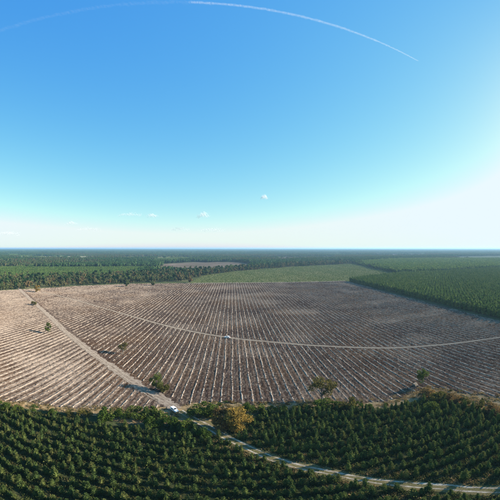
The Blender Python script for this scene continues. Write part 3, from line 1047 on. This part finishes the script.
# shrubs dotted along the rest of the near edge
for i, (a_, b_, c_) in enumerate([(4, 410, 402), (17, 411.5, 405), (52, 414.5, 408), (70, 416, 410.5), (84, 418, 410.5)]):
    put('edge_shrub', ORD[i] + ' low shrub from the left along the dry grass strip at left', (BUSH + BUSHO)[i % 5], a_, b_, c_, 'shrubs along the left dry grass strip', 'shrub')
for i, (a_, b_, c_) in enumerate([(262, 413.5, 405), (272, 411.5, 406), (284, 411, 405), (296, 410.5, 404.5), (308, 409.5, 403.5), (336, 408.5, 401), (358, 407.5, 401.5), (370, 409, 403.5)]):
    put('edge_shrub', ORD[i] + ' low shrub right of the golden tree along the near edge of the clear-cut', (BUSH + BUSHO)[i % 5], a_, b_, c_, 'shrubs along the middle near edge', 'shrub')
for i, (a_, b_, c_) in enumerate([(448, 400, 392), (457, 403, 396), (466, 405, 397.5), (478, 408, 401), (489, 411.5, 403.5), (498, 414, 407)]):
    put('edge_shrub', ORD[i] + ' shrub right of the large tan bush along the right near edge', (BUSHB + BUSHO)[i % 4], a_, b_, c_, 'shrubs along the right near edge', 'shrub')

# low scrub all along the near edge
n = 5200
x = RNG.uniform(-190, 190, n)
y = RNG.uniform(40, 150, n)
k = inside(EDGE, x, y) & (dist_line(TRACK_F, x, y) > 2.6) & (dist_line(TRACK_L, x, y) > 4.0) & (vnoise(x * .12, y * .12, 35) > np.where(x > -30, .42, .66)) & (RNG.random(n) < .5)
scatter('edge_scrub', 'low mixed brown and yellow-green scrub along the near edge', 'scrub', x[k], y[k], [p.both for p in BUSH[:2] + BUSHO + BUSHB], scale=RNG.uniform(.2, .5, k.sum()))

# front row of the autumn wood, tree by tree
WORD = {'olive': 'broad rounded tree', 'slender': 'slender tree', 'bushy': 'low bushy tree', 'tall': 'tall bare-stemmed tree', 'pine': 'dark pine'}
kinds = [('olive', MX[0]), ('slender', MX[1]), ('bushy', MX[2]), ('tall', MX[3]), ('pine', TP[0])]
fx = 1.5
i = 0
while fx < 188:
    by = np.interp(fx, [0, 30, 75, 120, 190], [290.0, 288.6, 285.6, 283.4, 281.1]) + RNG.uniform(-.15, .25)
    nm, pr = kinds[RNG.integers(len(kinds))]
    hh = RNG.uniform(6.0, 14.0)
    x, y = G(fx, by)
    if not 30 < fx < 44:
        hp = max(v.co.z for v in pr.crown.vertices)
        tree_thing('wood_edge_tree', WORD[nm] + ' fronting the far mixed wood, ' + ('left of the yellow tree' if fx < 36 else 'between the yellow and lone dark trees' if fx < 126 else 'right of the lone dark tree'), pr, x, y, RNG.uniform(0, 6.28), hh / hp, 'front row of the mixed wood')
    fx += RNG.uniform(2.2, 4.4)
    i += 1

# ------------------------------------------------------------------ vehicles
M_white = plain_mat('white_paint', (.80, .80, .79), .35, noise=.04)
M_glass = plain_mat('dark_glass', (.02, .025, .03), .08)
M_tyre = plain_mat('tyre_rubber', (.02, .02, .02), .9)
M_rim = plain_mat('rim_metal', (.5, .5, .5), .35, .8)
M_lamp = plain_mat('lamp_lens', (.75, .75, .7), .15)
M_tail = plain_mat('tail_lens', (.35, .02, .02), .2)
M_trim = plain_mat('dark_trim', (.03, .03, .03), .6)


def loft(sections):
    """sections: list of (x, [(y, z), ...]) closed outlines of equal length"""
    n = len(sections[0][1])
    V = [(x, a, b) for x, o in sections for a, b in o]
    F = []
    for i in range(len(sections) - 1):
        for k in range(n):
            F.append((i * n + k, i * n + (k + 1) % n, (i + 1) * n + (k + 1) % n, (i + 1) * n + k))
    F.append(tuple(range(n))[::-1])
    F.append(tuple((len(sections) - 1) * n + k for k in range(n)))
    return V, F


def outline(w0, w1, zb, zs, zt):
    """half widths at sill and roof, bottom, shoulder and top heights"""
    return [(-w0 * .94, zb), (w0 * .94, zb), (w0, zb + .12), (w0, zs), (w1, zt - .06), (w1 * .88, zt), (-w1 * .88, zt), (-w1, zt - .06), (-w0, zs), (-w0, zb + .12)]


def box_me(name, a, b, mat):
    (x0, y0, z0), (x1, y1, z1) = a, b
    V = [(x0, y0, z0), (x1, y0, z0), (x1, y1, z0), (x0, y1, z0), (x0, y0, z1), (x1, y0, z1), (x1, y1, z1), (x0, y1, z1)]
    F = [(0, 3, 2, 1), (4, 5, 6, 7), (0, 1, 5, 4), (1, 2, 6, 5), (2, 3, 7, 6), (3, 0, 4, 7)]
    return mesh_np(name, np.array(V), F, mats=[mat])


def quad_me(name, pts, mat):
    P = [Vector(p) for p in pts]
    n = (P[1] - P[0]).cross(P[2] - P[0]).normalized() * .02
    V = [p for p in P] + [p - n for p in P]
    F = [(0, 1, 2, 3), (7, 6, 5, 4)] + [(i, i + 4, (i + 1) % 4 + 4, (i + 1) % 4) for i in range(4)]
    return mesh_np(name, np.array([tuple(v) for v in V]), F, mats=[mat])


def vehicle(name, label, x, y, z, heading, L, W, Ht, van=True):
    t = link(name, None, label=label, cat='van' if van else 'car', loc=(x, y, z))
    t.rotation_euler = (0, 0, heading)
    hw = W / 2
    zb, zs = .32, .98
    hood = .28 if van else .55                        # length of the bonnet
    bx = L / 2
    if van:
        S = [(-bx, outline(hw * .96, hw * .86, zb, zs, Ht * .98)), (-bx + .1, outline(hw, hw * .9, zb, zs, Ht)), (bx - 1.75, outline(hw, hw * .9, zb, zs, Ht)),
             (bx - .95, outline(hw, hw * .86, zb, zs, 1.18)), (bx - .12, outline(hw * .97, hw * .84, zb, .82, .98)), (bx, outline(hw * .9, hw * .78, zb + .05, .72, .86))]
        ws = (bx - 1.75, Ht, bx - .95, 1.18)
    else:
        S = [(-bx, outline(hw * .9, hw * .78, zb + .05, .8, .98)), (-bx + .25, outline(hw, hw * .80, zb, .92, 1.05)), (-bx + .75, outline(hw, hw * .78, zb, .95, Ht * .98)), (bx - 2.05, outline(hw, hw * .78, zb, .95, Ht)),
             (bx - 1.2, outline(hw, hw * .84, zb, .9, 1.0)), (bx - .15, outline(hw * .96, hw * .84, zb, .72, .85)), (bx, outline(hw * .88, hw * .76, zb + .05, .6, .74))]
        ws = (bx - 2.05, Ht, bx - 1.2, 1.0)
    V, F = loft(S)
    body = link('body', mesh_np('body', np.array(V), F, mats=[M_white]), parent=t)
    x0, z0, x1, z1 = ws
    # windscreen lies just proud of the sloping front
    nx, nz = (z0 - z1), (x1 - x0)
    ln = math.hypot(nx, nz)
    nx, nz = nx / ln * .03, nz / ln * .03
    f = lambda s: (x0 + (x1 - x0) * s + nx, z0 + (z1 - z0) * s + nz)
    (ax, az_), (cx, cz) = f(.1), f(.92)
    link('windscreen', quad_me('windscreen', [(ax, -hw * .68, az_), (cx, -hw * .76, cz), (cx, hw * .76, cz), (ax, hw * .68, az_)], M_glass), parent=t)
    bxr = -bx - .012
    link('rear_window', quad_me('rear_window', [(bxr, hw * .7, zs + .12), (bxr, -hw * .7, zs + .12), (bxr + (.05 if van else .5), -hw * .62, Ht * .88), (bxr + (.05 if van else .5), hw * .62, Ht * .88)], M_glass), parent=t)
    for s in (-1, 1):
        k = .9 if van else .78
        yl, yh = s * (hw + .012), s * (hw * k + (hw - hw * k) * .25 + .012)
        for (wa, wb, wc, wd) in ([(x0 - .95, x0 - .05, x0 - .95, x0 + .42)] + ([(-bx + .35, x0 - 1.05, -bx + .35, x0 - 1.05)] if not van else [])):
            P = [(wc, yl, zs + .04), (wd, yl, zs + .04), (wb, yh, Ht * .9), (wa, yh, Ht * .9)]
            link('side_window', quad_me('side_window', P if s < 0 else P[::-1], M_glass), parent=t)
        dr = link('door', box_me('door', (x0 - 1.0, s * (hw + .004) - .01, zb + .14), (x0 + .45, s * (hw + .004) + .01, zs - .02), M_white), parent=t)
        link('handle', box_me('handle', (x0 - .9, s * (hw + .03) - .015, zs - .16), (x0 - .7, s * (hw + .03) + .015, zs - .11), M_trim), parent=dr)
        link('mirror', box_me('mirror', (x0 + .42, s * (hw + .12) - .1, zs + .05), (x0 + .55, s * (hw + .12) + .1, zs + .28), M_trim), parent=t)
        link('headlight', box_me('headlight', (bx - .1, s * hw * .62 - .17, .62), (bx + .02, s * hw * .62 + .17, .78), M_lamp), parent=t)
        link('tail_light', box_me('tail_light', (-bx - .02, s * hw * .8 - .1, .75), (-bx + .1, s * hw * .8 + .1, 1.1), M_tail), parent=t)
        for wx in (-bx + .85, bx - .82):
            n = 14
            V, F = [], []
            for j, yy in enumerate((-.11, .11)):
                V += [(.32 * cos(2 * pi * q / n), yy, .32 * sin(2 * pi * q / n)) for q in range(n)]
            F = [(q, (q + 1) % n, n + (q + 1) % n, n + q) for q in range(n)] + [tuple(range(n))[::-1], tuple(range(n, 2 * n))]
            w = link('wheel', None, parent=t, loc=(wx, s * (hw - .09), .32))
            w.empty_display_size = .2
            link('tyre', mesh_np('tyre', np.array(V), F, mats=[M_tyre]), parent=w)
            V2 = np.array(V) * np.array((.6, 1.12, .6))
            link('rim', mesh_np('rim', V2, F, mats=[M_rim]), parent=w)
    link('front_bumper', box_me('front_bumper', (bx - .1, -hw * .86, zb), (bx + .05, hw * .86, .56), M_trim), parent=t)
    link('rear_bumper', box_me('rear_bumper', (-bx - .05, -hw * .9, zb), (-bx + .1, hw * .9, .56), M_trim), parent=t)
    return t


x, y = G(174.5, 411.5)
dv = G(185, 416) - G(165, 402)
vehicle('parked_van', 'white van parked where the diagonal track meets the forest edge', x, y, .22, math.atan2(dv[1], dv[0]), 3.5, 1.55, 1.6, True)
x, y = G(227.3, 338.2)
dv = G(240, 339.2) - G(215, 335.6)
vehicle('parked_car', 'small white car stopped on the cross track in mid field', x, y, .235, math.atan2(dv[1], dv[0]) + pi, 4.1, 1.75, 1.55, False)

# pile of cut logs beside the dark tree on the right
x, y = G(415, 385.5)
t = link('log_pile', None, label='small pale log pile left of the dark green tree at right', cat='log pile', loc=(x, y, .1))
t.rotation_euler = (0, 0, .5)
M_log = ground_mat('cut_log', [(.3, (.26, .205, .15)), (.7, (.42, .36, .28))], 2.0)
lg = mesh_np('log', *tube([(-1.1, 0, 0), (0, .02, 0), (1.1, 0, 0)], [.17, .17, .15], 7), mats=[M_log])
for row in range(4):
    for c in range(6 - row):
        link('log', lg, parent=t, loc=(RNG.uniform(-.12, .12), (c - (5 - row) / 2) * .34, .17 + row * .295))

# ------------------------------------------------------------------ condensation trail and small clouds
def vapour_mat(name, alpha):
    m, nt, out = new_mat(name)
    d = nt.nodes.new('ShaderNodeBsdfDiffuse')
    d.inputs[0].default_value = (.95, .95, .95, 1)
    t = nt.nodes.new('ShaderNodeBsdfTranslucent')
    t.inputs[0].default_value = (.95, .95, .95, 1)
    a = nt.nodes.new('ShaderNodeMixShader')
    a.inputs[0].default_value = .5
    nt.links.new(d.outputs[0], a.inputs[1])
    nt.links.new(t.outputs[0], a.inputs[2])
    tr = nt.nodes.new('ShaderNodeBsdfTransparent')
    b = nt.nodes.new('ShaderNodeMixShader')
    b.inputs[0].default_value = alpha
    nt.links.new(tr.outputs[0], b.inputs[1])
    nt.links.new(a.outputs[0], b.inputs[2])
    nt.links.new(b.outputs[0], out.inputs[0])
    return m


def puffs(rng, C, R, flat=1.0):
    parts = []
    for c, r in zip(C, R):
        parts.append(lumpy(rng, c, (r, r, r * flat), 2, .12))
    return joinvf(parts)


M_vap = vapour_mat('vapour', .028)
M_vapf = vapour_mat('thin_vapour', .0045)
M_cloud = vapour_mat('cloud_vapour', .055)
rg = np.random.default_rng(90)
HT = 8000.0
A_, B_ = 1.118, -.300


def trail_pt(azd):
    a = radians(azd)
    d = HT / (A_ * cos(a) + B_ * sin(a))
    return np.array((d * sin(a), d * cos(a), HT + H))


trail = link('condensation_trail', None, label='thin white condensation trail arching across the top of the sky', cat='contrail', loc=tuple(trail_pt(33.6)))
o0 = trail_pt(33.6)
fresh_c, fresh_r = [], []
p0, p1 = trail_pt(33.6) - o0, trail_pt(-12) - o0
Lf = np.linalg.norm(p1 - p0)
s_ = 0
while s_ < Lf:
    f = s_ / Lf
    r_ = (18 + 30 * min(1, f * 2.2)) * rg.uniform(.7, 1.25)
    c = p0 + (p1 - p0) * f + rg.normal(size=3) * 7
    if True:
        fresh_c.append(c)
        fresh_r.append(r_)
    s_ += r_ * rg.uniform(.45, .7)
link('fresh_trail', mesh_np('fresh_trail', *puffs(rg, fresh_c, fresh_r), mats=[M_vap], smooth=True), parent=trail)
fc, fr = [], []
p0, p1 = trail_pt(-8) - o0, trail_pt(-60) - o0
Lf = np.linalg.norm(p1 - p0)
s_ = 0
while s_ < Lf:
    r_ = rg.uniform(45, 90)
    fc.append(p0 + (p1 - p0) * s_ / Lf + rg.normal(size=3) * 14)
    fr.append(r_)
    s_ += r_ * .7
link('faded_trail', mesh_np('faded_trail', *puffs(rg, fc, fr), mats=[M_vapf], smooth=True), parent=trail)

CL = [(203, 216, 13, 7, 'brightest small white cloud puff low over the middle of the horizon'),
      (152, 216, 12, 6, 'small pale cloud puff left of the brightest puff'),
      (130, 215, 22, 5, 'long faint cloud wisp left of the two small puffs'),
      (264, 198, 7, 6, 'tiny cloud puff highest above the horizon'),
      (212, 230.5, 22, 5, 'thin pale cloud wisp under the brightest puff'),
      (180, 229.5, 18, 4, 'faint low cloud wisp left of the wisp under the brightest puff'),
      (71, 224, 12, 5, 'faint cloud wisp high above the left wood'),
      (88, 229.5, 22, 4, 'flat low cloud wisp above the left wood'),
      (6, 234, 26, 6, 'flat cloud bank at the left edge above the horizon')]
for px, py, w, h, lab in CL:
    D = 16000.0
    a = radians((px - 250) / K)
    e = radians((HY - py) / K)
    c = (D * sin(a), D * cos(a), H + D * tan(e))
    W_ = D * radians(w / K) * .5
    Hh = D * radians(h / K) * .5
    n = 34
    C = rg.normal(size=(n, 3)) * np.array((W_ * .5, W_ * .4, Hh * .25))
    C[:, 0] = np.linspace(-W_, W_, n) + rg.normal(size=n) * W_ * .05
    C[:, 1] *= .15
    C[:, 2] += Hh * .35 * (1 - np.abs(C[:, 0]) / W_)
    R = np.maximum(Hh * rg.uniform(.35, .8, n) * (1.05 - .75 * (np.abs(C[:, 0]) / W_).clip(0, 1)), W_ / n * 3.4)
    ca, sa = cos(-a), sin(-a)
    C[:, :2] = C[:, :2] @ np.array(((ca, sa), (-sa, ca)))
    link('cloud', mesh_np('cloud', *puffs(rg, C, R, .75), mats=[M_cloud], smooth=True), label=lab, cat='cloud', group='small low clouds', loc=c)

# ------------------------------------------------------------------ haze: the air between the camera and the horizon
m, nt, out = new_mat('haze_air')
pv = nt.nodes.new('ShaderNodeVolumePrincipled')
pv.inputs['Color'].default_value = (.44, .72, 1.0, 1)
pv.inputs['Density'].default_value = 9.0e-5
pv.inputs['Anisotropy'].default_value = .2
nt.links.new(pv.outputs[0], out.inputs['Volume'])
hz = link('haze', box_me('haze', (-24000, -24000, -1.0), (24000, 24000, 76.0), m), kind='stuff', label='thin bluish air haze over the whole plain', cat='haze')
print('objects', len(scn.objects), 'instances', len(gb) + len(g1))
